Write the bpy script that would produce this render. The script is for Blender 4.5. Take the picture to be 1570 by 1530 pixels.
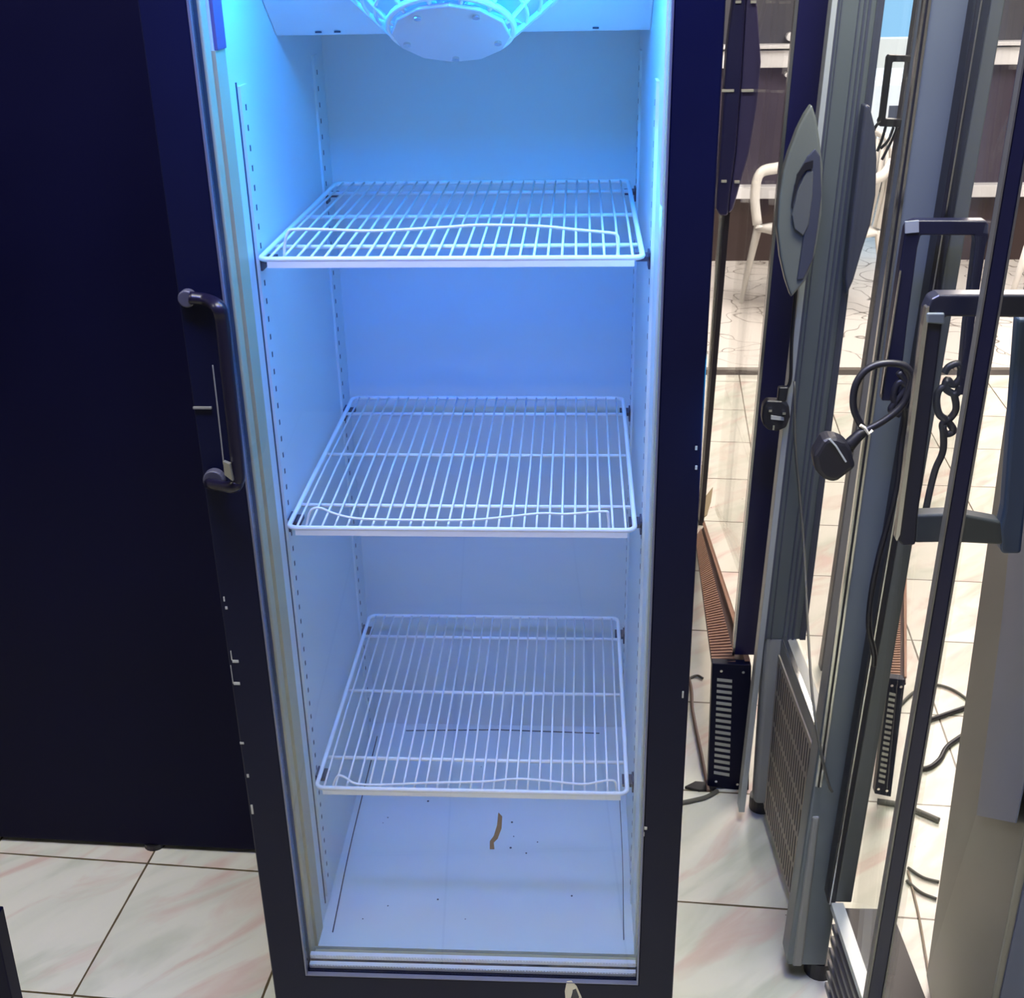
import bpy, bmesh, math, random
from mathutils import Vector, Matrix
random.seed(7)
for o in list(bpy.data.objects): bpy.data.objects.remove(o)
SC = bpy.context.scene; COL = SC.collection
V = Vector
# ------------------------------------------------------------ camera
CAM = V((0.4547, -1.30405, 1.64578))
R_ = V((0.9984699, 0.05245119, -0.01751366)); U_ = V((-0.00628534, 0.42230932, 0.90642999)); F_ = V((-0.05493951, 0.90493299, -0.42199282))
FPX = 1830.917
cd = bpy.data.cameras.new('camera'); cam = bpy.data.objects.new('camera', cd); COL.objects.link(cam)
cam.matrix_world = Matrix(((R_.x, U_.x, -F_.x, CAM.x), (R_.y, U_.y, -F_.y, CAM.y), (R_.z, U_.z, -F_.z, CAM.z), (0, 0, 0, 1)))
cd.sensor_fit = 'HORIZONTAL'; cd.sensor_width = 36; cd.lens = 36 * FPX / 1570; cd.clip_start = 0.02
SC.camera = cam
def ray(q): return F_ + R_ * ((q[0] - 785) / FPX) - U_ * ((q[1] - 765) / FPX)
def aty(q, y): d = ray(q); return CAM + d * ((y - CAM.y) / d.y)
def atx(q, x): d = ray(q); return CAM + d * ((x - CAM.x) / d.x)
def atz(q, z=0.0): d = ray(q); return CAM + d * ((z - CAM.z) / d.z)
# ------------------------------------------------------------ world, lights, exposure
W = bpy.data.worlds.new('world'); SC.world = W; W.use_nodes = True
W.node_tree.nodes['Background'].inputs[0].default_value = (0.30, 0.62, 0.95, 1)
W.node_tree.nodes['Background'].inputs[1].default_value = 1.2
SC.view_settings.view_transform = 'Standard'; SC.view_settings.look = 'None'
SC.view_settings.exposure = 0.0; SC.view_settings.gamma = 1
def area(name, loc, target, size, power, color, sy=None, spread=180):
    l = bpy.data.lights.new(name, 'AREA'); l.energy = power; l.color = color; l.size = size
    l.spread = math.radians(spread)
    if sy: l.shape = 'RECTANGLE'; l.size_y = sy
    o = bpy.data.objects.new(name, l); COL.objects.link(o); o.location = loc
    o.rotation_euler = (V(target) - V(loc)).to_track_quat('-Z', 'Y').to_euler()
    return o
area('ceiling_lamp_front', (0.05, -0.36, 2.66), (0.05, 0.0, 0.0), 0.8, 46, (1.0, 0.98, 0.84))
area('gap_fill', (0.95, 0.05, 2.66), (0.88, 0.25, 0.0), 0.5, 27, (1.0, 0.98, 0.86), spread=120)  # added fill, no visible source, brightens the floor in the gap
area('left_fill', (-1.6, -0.35, 2.66), (0.6, 0.3, 0.3), 0.7, 19, (1.0, 0.95, 0.82))  # added fill, no visible source, lights the left-facing units
area('daylight_back', (2.2, 3.6, 2.6), (1.6, 3.0, 0.0), 1.8, 150, (1.0, 0.91, 0.83))
area('ceiling_lamp_middle', (1.5, 2.0, 2.66), (1.3, 1.9, 0.0), 0.8, 31, (1.0, 0.72, 0.55))
area('blue_frame_fill', (0.35, -0.40, 2.05), (0.35, 0.02, 1.5), 0.8, 5.0, (0.0, 0.08, 1.0), 0.12, spread=95)  # added blue fill for the glow on the upper frame, no canopy modelled
area('cooler_lamp_top', (0.30, 0.13, 1.70), (0.30, 0.30, 0.6), 0.42, 5.8, (0.02, 0.33, 1.0), 0.10)
area('cooler_lamp_side', (0.515, 0.085, 1.45), (0.10, 0.35, 1.2), 0.04, 2.2, (0.02, 0.46, 1.0), 0.8)
sl_ = bpy.data.lights.new('sun', 'SUN'); sl_.energy = 6.0; sl_.angle = .01; so_ = bpy.data.objects.new('sun', sl_); COL.objects.link(so_); so_.rotation_euler = V((0.25, 0.7, -1.0)).to_track_quat('-Z', 'Y').to_euler()

# ------------------------------------------------------------ materials
MATS = {}
def mat(name, col, rough=0.5, metal=0.0, var=0.0, scale=8.0, bump=0.0, spec=0.5, emit=None):
    if name in MATS: return MATS[name]
    m = bpy.data.materials.new(name); m.use_nodes = True; nt = m.node_tree; n = nt.nodes; L = nt.links
    b = n['Principled BSDF']; b.inputs['Base Color'].default_value = (*col, 1); b.inputs['Roughness'].default_value = rough
    b.inputs['Metallic'].default_value = metal; b.inputs['Specular IOR Level'].default_value = spec
    if emit: b.inputs['Emission Color'].default_value = (*emit[0], 1); b.inputs['Emission Strength'].default_value = emit[1]
    tc = n.new('ShaderNodeTexCoord'); nz = n.new('ShaderNodeTexNoise'); nz.inputs['Scale'].default_value = scale; nz.inputs['Detail'].default_value = 5
    L.new(tc.outputs['Object'], nz.inputs['Vector'])
    if var:
        mx = n.new('ShaderNodeMix'); mx.data_type = 'RGBA'
        mx.inputs[6].default_value = (*[c * (1 - var) for c in col], 1); mx.inputs[7].default_value = (*[min(1, c * (1 + var)) for c in col], 1)
        L.new(nz.outputs['Fac'], mx.inputs[0]); L.new(mx.outputs[2], b.inputs['Base Color'])
        r = n.new('ShaderNodeMapRange'); r.inputs[3].default_value = max(0.02, rough - 0.08); r.inputs[4].default_value = min(1, rough + 0.08)
        L.new(nz.outputs['Fac'], r.inputs[0]); L.new(r.outputs[0], b.inputs['Roughness'])
    if bump:
        bp = n.new('ShaderNodeBump'); bp.inputs['Strength'].default_value = bump; bp.inputs['Distance'].default_value = 0.002
        L.new(nz.outputs['Fac'], bp.inputs['Height']); L.new(bp.outputs[0], b.inputs['Normal'])
    MATS[name] = m; return m
def glass(name, tint=(1, 1, 1), fres=1.5, coat=1.0):
    m = bpy.data.materials.new(name); m.use_nodes = True; nt = m.node_tree; n = nt.nodes; L = nt.links
    n.remove(n['Principled BSDF']); out = n['Material Output']
    t = n.new('ShaderNodeBsdfTransparent'); t.inputs[0].default_value = (*tint, 1)
    g = n.new('ShaderNodeBsdfGlossy'); g.inputs['Roughness'].default_value = 0.02
    ge = n.new('ShaderNodeNewGeometry'); dt = n.new('ShaderNodeVectorMath'); dt.operation = 'DOT_PRODUCT'
    L.new(ge.outputs['Incoming'], dt.inputs[0]); L.new(ge.outputs['Normal'], dt.inputs[1])
    def mm(op, x, v, sw=False):
        k = n.new('ShaderNodeMath'); k.operation = op
        if x is not None: L.new(x, k.inputs[1 if sw else 0])
        if v is not None: k.inputs[0 if sw else 1].default_value = v
        return k.outputs[0]
    r0 = ((fres - 1) / (fres + 1)) ** 2
    f = mm('ADD', mm('MULTIPLY', mm('POWER', mm('SUBTRACT', mm('ABSOLUTE', dt.outputs['Value'], None), 1.0, True), 5.0), (1 - r0) * coat), r0)
    mx = n.new('ShaderNodeMixShader'); L.new(f, mx.inputs[0]); L.new(t.outputs[0], mx.inputs[1]); L.new(g.outputs[0], mx.inputs[2]); L.new(mx.outputs[0], out.inputs[0])
    return m
black = mat('black_lacquer', (0.0028, 0.0040, 0.022), 0.4, 0, 0.25, 6, spec=0.16)
navy = mat('navy_lacquer', (0.010, 0.010, 0.060), 0.35, 0, 0.2, 6)
cabblack = mat('dark_cabinet_paint', (0.0010, 0.0011, 0.018), 0.45, 0, 0.3, 4, spec=0.12)
liner = mat('white_liner', (0.60, 0.72, 0.77), 0.4, 0, 0.05, 5)
gasketm = mat('grey_gasket', (0.42, 0.40, 0.26), 0.5, 0, 0.08, 10)
wirem = mat('white_coated_wire', (0.85, 0.90, 0.92), 0.35)
silver = mat('polished_aluminium', (0.75, 0.75, 0.74), 0.22, 1.0)
holem = mat('dark_hole', (0.02, 0.03, 0.06), 0.8)
clipm = mat('dark_clip', (0.03, 0.04, 0.09), 0.5)
fanplate = mat('fan_plate_grey', (0.50, 0.56, 0.66), 0.45, 0, 0.06, 20)
greyp = mat('grey_profile', (0.16, 0.19, 0.21), 0.38, 0.2, 0.12, 5)
greyd = mat('dark_grey_profile', (0.055, 0.062, 0.095), 0.38, 0.1, 0.12, 5)
greyl = mat('light_grey_profile', (0.42, 0.46, 0.48), 0.35, 0.3, 0.08, 5)
beige = mat('beige_grille', (0.50, 0.44, 0.34), 0.5, 0, 0.12, 12)
basegrey = mat('base_grey', (0.30, 0.31, 0.29), 0.45, 0, 0.12, 8)
rubber = mat('black_rubber', (0.012, 0.012, 0.018), 0.45, 0, 0.2, 30)
greycord = mat('grey_cord', (0.10, 0.10, 0.09), 0.5)
copper = mat('copper_rib', (0.42, 0.24, 0.17), 0.45, 0.3, 0.15, 20)
brownd = mat('dark_brown_metal', (0.05, 0.02, 0.02), 0.5)
slotm = mat('pale_slot', (0.42, 0.43, 0.40), 0.5)
steel = mat('brushed_steel', (0.21, 0.205, 0.20), 0.42, 0.7, 0.22, 3)
bluesteel = mat('blue_panel_and_reflection', (0.09, 0.11, 0.20), 0.4, 0.3, 0.25, 3)  # front panel colour, also the reflection painted on the steel side
plasticw = mat('white_plastic', (0.85, 0.83, 0.80), 0.4)
paper = mat('cream_paper', (0.70, 0.66, 0.52), 0.8)
tapem = mat('brown_tape', (0.20, 0.155, 0.115), 0.8)
purple = mat('dim_purple_plastic', (0.10, 0.08, 0.22), 0.4, 0, 0.1, 6)
slate = mat('slate_violet_mirror', (0.035, 0.03, 0.10), 0.4, 0, 0.2, 6)
doorglass = glass('clear_door_glass')
sideglass = glass('side_door_glass', (0.98, 0.98, 0.97), 1.15, 0.3)

def floor_mat():
    m = bpy.data.materials.new('marble_tiles'); m.use_nodes = True; nt = m.node_tree; n = nt.nodes; L = nt.links
    b = n['Principled BSDF']; tc = n.new('ShaderNodeTexCoord')
    mp = n.new('ShaderNodeMapping'); mp.vector_type = 'TEXTURE'
    mp.inputs['Location'].default_value = (GX, GY, 0); mp.inputs['Rotation'].default_value = (0, 0, PHI); mp.inputs['Scale'].default_value = (TS, TS, TS)
    L.new(tc.outputs['Object'], mp.inputs[0])
    sep = n.new('ShaderNodeSeparateXYZ'); L.new(mp.outputs[0], sep.inputs[0])
    def M(op, a, c=None, v=None):
        x = n.new('ShaderNodeMath'); x.operation = op; L.new(a, x.inputs[0])
        if c is not None: L.new(c, x.inputs[1])
        if v is not None: x.inputs[1].default_value = v
        return x.outputs[0]
    ds = []
    for ax in (0, 1):
        fr = M('FRACT', M('ADD', sep.outputs[ax], v=100.0)); ds.append(M('MINIMUM', fr, M('SUBTRACT', n.new('ShaderNodeValue').outputs[0], fr)))
        nt.nodes[-2]
    for nd in n:
        if nd.bl_idname == 'ShaderNodeValue': nd.outputs[0].default_value = 1.0
    d = M('MINIMUM', ds[0], ds[1])
    nzg = n.new('ShaderNodeTexNoise'); nzg.inputs['Scale'].default_value = 18; L.new(tc.outputs['Object'], nzg.inputs[0])
    thr = n.new('ShaderNodeMapRange'); thr.inputs[3].default_value = 0.003; thr.inputs[4].default_value = 0.010; L.new(nzg.outputs['Fac'], thr.inputs[0])
    grout = M('LESS_THAN', d, thr.outputs[0])
    # per-tile offset for veins
    fl = n.new('ShaderNodeVectorMath'); fl.operation = 'FLOOR'; L.new(mp.outputs[0], fl.inputs[0])
    wn = n.new('ShaderNodeTexWhiteNoise'); wn.noise_dimensions = '3D'; L.new(fl.outputs[0], wn.inputs['Vector'])
    sc = n.new('ShaderNodeVectorMath'); sc.operation = 'SCALE'; sc.inputs['Scale'].default_value = 4; L.new(wn.outputs['Color'], sc.inputs[0])
    ad = n.new('ShaderNodeVectorMath'); ad.operation = 'ADD'; L.new(mp.outputs[0], ad.inputs[0]); L.new(sc.outputs[0], ad.inputs[1])
    mp0 = n.new('ShaderNodeMapping'); mp0.inputs['Rotation'].default_value = (0, 0, -0.85); L.new(ad.outputs[0], mp0.inputs[0])
    mp2 = n.new('ShaderNodeMapping'); mp2.inputs['Scale'].default_value = (0.9, 3.0, 1); L.new(mp0.outputs[0], mp2.inputs[0])
    def noise(s, det, dist, vec):
        x = n.new('ShaderNodeTexNoise'); x.inputs['Scale'].default_value = s; x.inputs['Detail'].default_value = det; x.inputs['Distortion'].default_value = dist; L.new(vec, x.inputs['Vector']); return x.outputs['Fac']
    def ramp(f, stops):
        r = n.new('ShaderNodeValToRGB'); L.new(f, r.inputs[0]); e = r.color_ramp.elements
        e[0].position, e[0].color = stops[0][0], (*stops[0][1], 1); e[1].position, e[1].color = stops[1][0], (*stops[1][1], 1)
        for p, c in stops[2:]: x = e.new(p); x.color = (*c, 1)
        return r.outputs[0]
    base = ramp(noise(1.1, 4, 0.6, mp2.outputs[0]), [(0.3, (0.50, 0.53, 0.45)), (0.5, (0.70, 0.70, 0.63)), (0.72, (0.76, 0.74, 0.68))])
    pk = ramp(noise(1.3, 5, 1.0, mp2.outputs[0]), [(0.52, (0, 0, 0)), (0.70, (0.75, 0.75, 0.75))])
    mx = n.new('ShaderNodeMix'); mx.data_type = 'RGBA'; L.new(pk, mx.inputs[0]); L.new(base, mx.inputs[6]); mx.inputs[7].default_value = (0.62, 0.44, 0.40, 1)
    sp = M('GREATER_THAN', noise(14, 2, 0, mp.outputs[0]), v=0.775)
    mx2 = n.new('ShaderNodeMix'); mx2.data_type = 'RGBA'; L.new(sp, mx2.inputs[0]); L.new(mx.outputs[2], mx2.inputs[6]); mx2.inputs[7].default_value = (0.10, 0.08, 0.06, 1)
    mx3 = n.new('ShaderNodeMix'); mx3.data_type = 'RGBA'; L.new(grout, mx3.inputs[0]); L.new(mx2.outputs[2], mx3.inputs[6]); mx3.inputs[7].default_value = (0.10, 0.075, 0.04, 1)
    L.new(mx3.outputs[2], b.inputs['Base Color']); b.inputs['Roughness'].default_value = 0.35
    return m
TS = 0.33; GX, GY, PHI = -0.3943, 0.5, -0.0652
def crack_mat():
    m = bpy.data.materials.new('broken_paving'); m.use_nodes = True; nt = m.node_tree; n = nt.nodes; L = nt.links
    b = n['Principled BSDF']; tc = n.new('ShaderNodeTexCoord')
    nz = n.new('ShaderNodeTexNoise'); nz.inputs['Scale'].default_value = 2.5; L.new(tc.outputs['Object'], nz.inputs[0])
    ad = n.new('ShaderNodeVectorMath'); ad.operation = 'ADD'; L.new(tc.outputs['Object'], ad.inputs[0]); L.new(nz.outputs['Color'], ad.inputs[1])
    v = n.new('ShaderNodeTexVoronoi'); v.feature = 'DISTANCE_TO_EDGE'; v.inputs['Scale'].default_value = 3.2; L.new(ad.outputs[0], v.inputs['Vector'])
    r = n.new('ShaderNodeValToRGB'); L.new(v.outputs['Distance'], r.inputs[0]); e = r.color_ramp.elements
    e[0].position = 0.004; e[0].color = (0.18, 0.15, 0.12, 1); e[1].position = 0.02; e[1].color = (0.74, 0.70, 0.66, 1)
    L.new(r.outputs[0], b.inputs['Base Color']); b.inputs['Roughness'].default_value = 0.5
    return m

# ------------------------------------------------------------ mesh helpers
def link(name, bm, m, parent=None, smooth=False, mats=None, bev=0):
    me = bpy.data.meshes.new(name); bmesh.ops.recalc_face_normals(bm, faces=bm.faces); bm.to_mesh(me); bm.free()
    for k in (mats or [m]): me.materials.append(k)
    if smooth:
        for p in me.polygons: p.use_smooth = True
    o = bpy.data.objects.new(name, me); COL.objects.link(o)
    if parent: o.parent = parent; o.matrix_parent_inverse = Matrix.Translation(-parent.location) if False else Matrix()
    if bev:
        md = o.modifiers.new('bevel', 'BEVEL'); md.width = bev; md.segments = 3; md.limit_method = 'ANGLE'
    return o
class Base:  # current thing: children are built in world coordinates then shifted to the thing's base
    pass
def thing(name, label, cat, loc=(0, 0, 0), group=None):
    o = bpy.data.objects.new(name, None); COL.objects.link(o); o.location = loc; o.empty_display_size = 0.1
    o['label'] = label; o['category'] = cat
    if group: o['group'] = group
    return o
def part(name, bm, m, par, label=None, smooth=False, mats=None, bev=0):
    root = par; off = V((0, 0, 0))
    while root is not None: off += root.location; root = root.parent
    bmesh.ops.translate(bm, verts=bm.verts, vec=-off)
    o = link(name, bm, m, par, smooth, mats, bev)
    if label: o['label'] = label
    return o
def tag(o, label, cat, group=None):
    o['label'] = label; o['category'] = cat
    if group: o['group'] = group
    return o
def struct(name, bm, m, **k):
    o = link(name, bm, m, **k); o['kind'] = 'structure'; return o
def B(): return bmesh.new()
def box(bm, x0, x1, y0, y1, z0, z1, mi=0):
    v = [bm.verts.new(p) for p in ((x0, y0, z0), (x1, y0, z0), (x1, y1, z0), (x0, y1, z0), (x0, y0, z1), (x1, y0, z1), (x1, y1, z1), (x0, y1, z1))]
    for f in ((0, 1, 2, 3), (4, 5, 6, 7), (0, 1, 5, 4), (1, 2, 6, 5), (2, 3, 7, 6), (3, 0, 4, 7)):
        fc = bm.faces.new([v[i] for i in f]); fc.material_index = mi
    return bm
def extr(bm, pts, vec, mi=0):
    a = [bm.verts.new(p) for p in pts]; b = [bm.verts.new(V(p) + V(vec)) for p in pts]; k = len(a)
    fs = [bm.faces.new(a), bm.faces.new(b[::-1])] + [bm.faces.new((a[i], a[(i + 1) % k], b[(i + 1) % k], b[i])) for i in range(k)]
    for f in fs: f.material_index = mi
    return bm
def outline(bm, px, Y, t, mi=0): return extr(bm, [aty(q, Y) for q in px], (0, t, 0), mi)
def slab(bm, Y, t, a, b, z0, z1, mi=0):
    """upright slab; a, b = (left, right, height) of its edges seen at two heights"""
    e = []
    for s in (0, 1):
        p = aty((a[s], a[2]), Y); q = aty((b[s], b[2]), Y)
        f = lambda z: p + (q - p) * ((z - p.z) / (q.z - p.z))
        e.append((f(z0), f(z1)))
    return extr(bm, [e[0][0], e[1][0], e[1][1], e[0][1]], (0, t, 0), mi)
def spline(pts, n=8):
    pts = [V(p) for p in pts]; out = []
    P = [pts[0] * 2 - pts[1]] + pts + [pts[-1] * 2 - pts[-2]]
    for i in range(1, len(P) - 2):
        for k in range(n):
            t = k / n; a, b, c, d = P[i - 1], P[i], P[i + 1], P[i + 2]
            out.append(0.5 * ((2 * b) + (c - a) * t + (2 * a - 5 * b + 4 * c - d) * t * t + (3 * b - a - 3 * c + d) * t ** 3))
    return out + [pts[-1]]
def tube(bm, pts, r, seg=8, closed=False, mi=0, sq=1.0):
    pts = [V(p) for p in pts]; n = len(pts); rings = []
    up = None
    for i, p in enumerate(pts):
        a = pts[(i - 1) % n] if (closed or i > 0) else p; b = pts[(i + 1) % n] if (closed or i < n - 1) else p
        t = (b - a).normalized()
        if up is None: up = t.cross(V((0, 0, 1)) if abs(t.z) < .9 else V((0, 1, 0))).normalized()
        up = (up - t * up.dot(t)); up = up.normalized() if up.length > 1e-6 else t.orthogonal().normalized()
        w = t.cross(up)
        rr = r[i] if isinstance(r, (list, tuple)) else r
        rings.append([bm.verts.new(p + (up * math.cos(2 * math.pi * k / seg) + w * math.sin(2 * math.pi * k / seg) * sq) * rr) for k in range(seg)])
    m = n if closed else n - 1
    for i in range(m):
        A, C = rings[i], rings[(i + 1) % n]
        for k in range(seg):
            f = bm.faces.new((A[k], A[(k + 1) % seg], C[(k + 1) % seg], C[k])); f.material_index = mi
    if not closed:
        for rg in (rings[0][::-1], rings[-1]): f = bm.faces.new(rg); f.material_index = mi
    return bm
def disc(bm, c, nrm, r, t, seg=16, mi=0, rot=0):
    nrm = V(nrm).normalized(); a = nrm.orthogonal().normalized(); b = nrm.cross(a); c = V(c)
    return extr(bm, [c + (a * math.cos(rot + 2 * math.pi * k / seg) + b * math.sin(rot + 2 * math.pi * k / seg)) * r for k in range(seg)], nrm * t, mi)

# ------------------------------------------------------------ setting
struct('floor', box(B(), -2.6, 4.2, -3.0, 3.46, -0.05, 0.0), floor_mat())
YB = 5.42
pave = struct('floor', box(B(), -2.6, 4.2, 3.56, 9.5, -0.05, 0.0), crack_mat())
drain = struct('trim_1', box(B(), -2.6, 4.2, 3.46, 3.56, -0.06, -0.012), mat('drain_dirt', (0.06, 0.05, 0.045), 0.8, 0, 0.5, 14))
wallm = mat('wall_plaster', (0.33, 0.33, 0.33), 0.7, 0, 0.06, 3)
struct('wall_left', box(B(), -2.7, -2.6, -3.0, YB, 0, 2.8), wallm)
struct('wall_right', box(B(), 4.2, 4.3, -3.0, YB, 0, 2.8), wallm)
struct('wall_front', box(B(), -2.7, 4.3, -3.1, -3.0, 0, 2.8), wallm)
struct('ceiling', box(B(), -2.7, 4.3, -3.1, YB + .1, 2.8, 2.9), wallm)
lowbrown = mat('brown_plinth', (0.055, 0.035, 0.035), 0.35, 0, 0.3, 3)
violet = mat('violet_grey_panel', (0.085, 0.07, 0.105), 0.25, 0.2, 0.3, 1.5)
slategrey = mat('slate_panel', (0.075, 0.075, 0.095), 0.4, 0, 0.2, 3)
ledgew = mat('white_ledge', (0.85, 0.85, 0.88), 0.4)
WX0, WX1 = 1.93, 2.24
bw = B()
for a, b in ((-2.7, WX0), (WX1, 4.3)):
    box(bw, a, b, YB, YB + .1, 0.0, 0.36)
struct('wall_back', bw, lowbrown)
bw = B()
for a, b in ((-2.7, WX0), (WX1, 4.3)): box(bw, a, b, YB + .02, YB + .1, 0.36, 1.07)
struct('wall_back', bw, violet)
bw = B()
for a, b in ((-2.7, WX0), (WX1, 4.3)): box(bw, a, b, YB + .02, YB + .1, 1.07, 2.8)
struct('wall_back', bw, slategrey)
bw = B()
for a, b in ((-2.7, WX0), (WX1, 4.3)): box(bw, a, b, YB - .06, YB + .02, 0.355, 0.42)
struct('trim_2', bw, ledgew, bev=.004)
bw = B()
for a, b in ((-2.7, WX0), (WX1, 4.3)):
    box(bw, a, b, YB - .05, YB + .02, 1.03, 1.115); box(bw, a, b, YB - .08, YB + .02, 1.125, 1.145)
struct('trim_3', bw, ledgew, bev=.004)
# far side beyond the opening
outwall = mat('outside_render', (0.62, 0.58, 0.52), 0.8, 0, 0.1, 3)
yb = box(B(), 1.0, 5.0, 8.6, 8.8, 0, 0.93); struct('wall_outside', yb, outwall)
gb = thing('parked_van', 'bright white van outside seen in the gap behind the small black handle', 'van', (3.05, 7.6, 0))
bm = B(); box(bm, 2.4, 3.7, 7.3, 8.0, 0.12, 0.78); part('body', bm, plasticw, gb, bev=.05)
bm = B(); box(bm, 2.55, 2.80, 7.285, 7.31, 0.50, 0.60); box(bm, 2.9, 3.25, 7.285, 7.31, 0.50, 0.60); part('window', bm, slategrey, gb)
for xx in (2.62, 3.42): part('wheel', disc(B(), (xx, 7.28, .14), (0, 1, 0), .14, .12, 20), rubber, gb)

# ------------------------------------------------------------ main display fridge
fr = thing('display_fridge', 'tall black-framed glass door display fridge glowing blue with three wire shelves', 'fridge', (0.30, 0.0, 0.0))
ZT = 1.86
bm = B(); box(bm, 0.0, 0.035, 0.045, 0.72, 0.02, ZT); box(bm, 0.565, 0.60, 0.045, 0.72, 0.02, ZT); box(bm, 0.0, 0.60, 0.70, 0.72, 0.02, ZT)
box(bm, 0.0, 0.60, 0.045, 0.72, ZT - .02, ZT); box(bm, 0.0, 0.60, 0.045, 0.72, 0.02, 0.20)
part('cabinet_body', bm, black, fr)
LX0, LX1, LY0, LY1, LZ0, LZ1 = 0.056, 0.545, 0.062, 0.645, 0.243, 1.80
bm = B(); box(bm, 0.036, LX0, LY0, LY1 + .02, LZ0 - .02, LZ1 + .02); box(bm, LX1, 0.564, LY0, LY1 + .02, LZ0 - .02, LZ1 + .02)
box(bm, LX0, LX1, LY1, LY1 + .02, LZ0 - .02, LZ1 + .02); box(bm, LX0, LX1, LY0, LY1, LZ0 - .02, LZ0); box(bm, LX0, LX1, LY0, LY1, LZ1, LZ1 + .02)
part('inner_liner', bm, liner, fr)
bm = B()   # gasket ring between door and cabinet
g0, g1 = 0.037, 0.061
box(bm, 0.030, 0.054, g0, g1, 0.235, LZ1); box(bm, 0.547, 0.572, g0, g1, 0.235, LZ1); box(bm, 0.030, 0.572, g0, g1, 0.215, 0.240); box(bm, 0.03, 0.572, g0, g1, LZ1, LZ1 + .03)
part('door_gasket', bm, gasketm, fr, bev=.003)
part('cabinet_rim', box(B(), LX0 - .004, LX0 + .0016, .0615, .1005, LZ0, 1.545), gasketm, fr, label='grey-beige rim strip on the left')
bm = B(); IL, IR, IB = 0.0517, 0.5483, 0.247   # door frame as one closed ring
def ring(bm, x0, x1, z0, z1, X0, X1, Z0, Z1, ya, yb):
    vs = {}
    for y in (ya, yb):
        vs[y] = [bm.verts.new((x, y, z)) for x, z in ((x0, z0), (x1, z0), (x1, z1), (x0, z1), (X0, Z0), (X1, Z0), (X1, Z1), (X0, Z1))]
    for y in (ya, yb):
        v = vs[y]
        for i in range(4): bm.faces.new((v[i], v[(i + 1) % 4], v[4 + (i + 1) % 4], v[4 + i]))
    for i in range(4):
        for o in (0, 4): bm.faces.new((vs[ya][o + i], vs[ya][o + (i + 1) % 4], vs[yb][o + (i + 1) % 4], vs[yb][o + i]))
ring(bm, 0.0, 0.6, 0.185, ZT, IL, IR, IB, 1.78, 0.0, 0.036)
part('door_frame', bm, black, fr, bev=.003)
bm = B(); ring(bm, IL, IR, IB, 1.78, IL + .0022, IR - .0022, IB + .0015, 1.778, -0.0012, 0.006); part('frame_trim', bm, mat('trim_dull', (0.16, 0.17, 0.24), .35, .5), fr, label='thin bright metal line around the glass')
part('glass_pane', box(B(), IL + .002, IR - .002, 0.008, 0.012, IB + .001, 1.778), doorglass, fr)
# beaded spacer bars at the foot of the glass
for zz, yy in ((0.2482, 0.0145), (0.2575, 0.024)):
    bm = B(); box(bm, IL + .003, IR - .003, yy, yy + .007, zz - .001, zz + .006)
    n = 110
    for i in range(n):
        x = IL + .005 + (IR - IL - .01) * i / n
        box(bm, x, x + .0024, yy - .0012, yy, zz, zz + .005)
    part('spacer_bar', bm, mat('bead_metal', (0.85, 0.88, 0.90), .35, .1), fr, label='beaded aluminium strip')
# kick plate below the door
bm = B(); box(bm, 0.02, 0.58, 0.03, 0.045, 0.03, 0.18)
for i in range(8): box(bm, 0.06, 0.54, 0.022, 0.03, 0.045 + i * .016, 0.052 + i * .016)
part('kick_grille', bm, black, fr)
for x in (0.06, 0.54):
    for y in (0.09, 0.66): part('foot', disc(B(), (x, y, 0), (0, 0, 1), .02, .03), rubber, fr)
# dark switch box on the upper hinge side, lamp strips
part('door_closer', box(B(), 0.0545, 0.060, 0.064, 0.100, 1.545, 1.78), purple, fr, label='dim purple strip at the top left rim', bev=.001)
# chips in the paint of the frame
bm = B()
for q0, q1 in (((353, 998), (356, 1012)), ((354, 1020), (357, 1048)), ((356, 1012), (366, 1016)), ((358, 1046), (368, 1050)), ((364, 1138), (374, 1141)), ((378, 1187), (382, 1192)), ((384, 1234), (389, 1248)), ((342, 915), (345, 922)), ((345, 930), (349, 934)), ((988, 1268), (992, 1272)), ((985, 1276), (988, 1282)), ((1046, 1060), (1048, 1070)), ((1066, 684), (1069, 690)), ((1066, 714), (1069, 720))):
    p, q = aty(q0, -.0006), aty(q1, -.0006); a, b = min(p.x, q.x), max(p.x, q.x); a = max(a, .0004); b = min(max(b, a + .0008), .5996)
    part('paint_chip', box(B(), a, b, -.0008, .0006, min(p.z, q.z), max(p.z, q.z)), slotm, fr, label='bare chip on the frame edge')
# handle
hp = [aty(q, -.012) for q in [(291, 456), (318, 460)]] + [aty(q, -.045) for q in [(334, 470), (341, 492), (348, 560), (358, 650), (365, 720), (364, 738), (355, 747)]] + [aty((322, 742), -.012)]
for p in hp: p.x = max(p.x, .004)
hpts = spline(hp, 6); bm = tube(B(), hpts, .0085, 12, sq=0.8)
hd = part('door_handle', bm, mat('handle_black', (0.006, 0.005, 0.016), 0.3, spec=0.3), fr, smooth=True)
for q, s in (((288, 455), .010), ((322, 732), .013)):
    p = aty(q, -.001); p.x = max(p.x, s + .003)
    part('handle_mount', disc(B(), p - V((0, .011, 0)), (0, 1, 0), s, .012, 20), mat('mount_grey', (0.045, 0.045, 0.07), 0.5), hd, label='grey round handle mount', bev=.002)
bm = B(); tube(bm, [aty(q, -.056) for q in [(326, 560), (333, 620), (343, 712)]], .0008, 6); box(bm, *(lambda p: (p.x - .010, p.x + .012, -.004, -.001, p.z - .0012, p.z + .0012))(aty((310, 624), 0)))
part('grip_highlight', bm, mat('grip_highlight_grey', (0.3, 0.3, 0.28), .4, .5), hd, label='thin highlight line along the handle grip')  # solid line standing for a highlight on the grip
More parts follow.
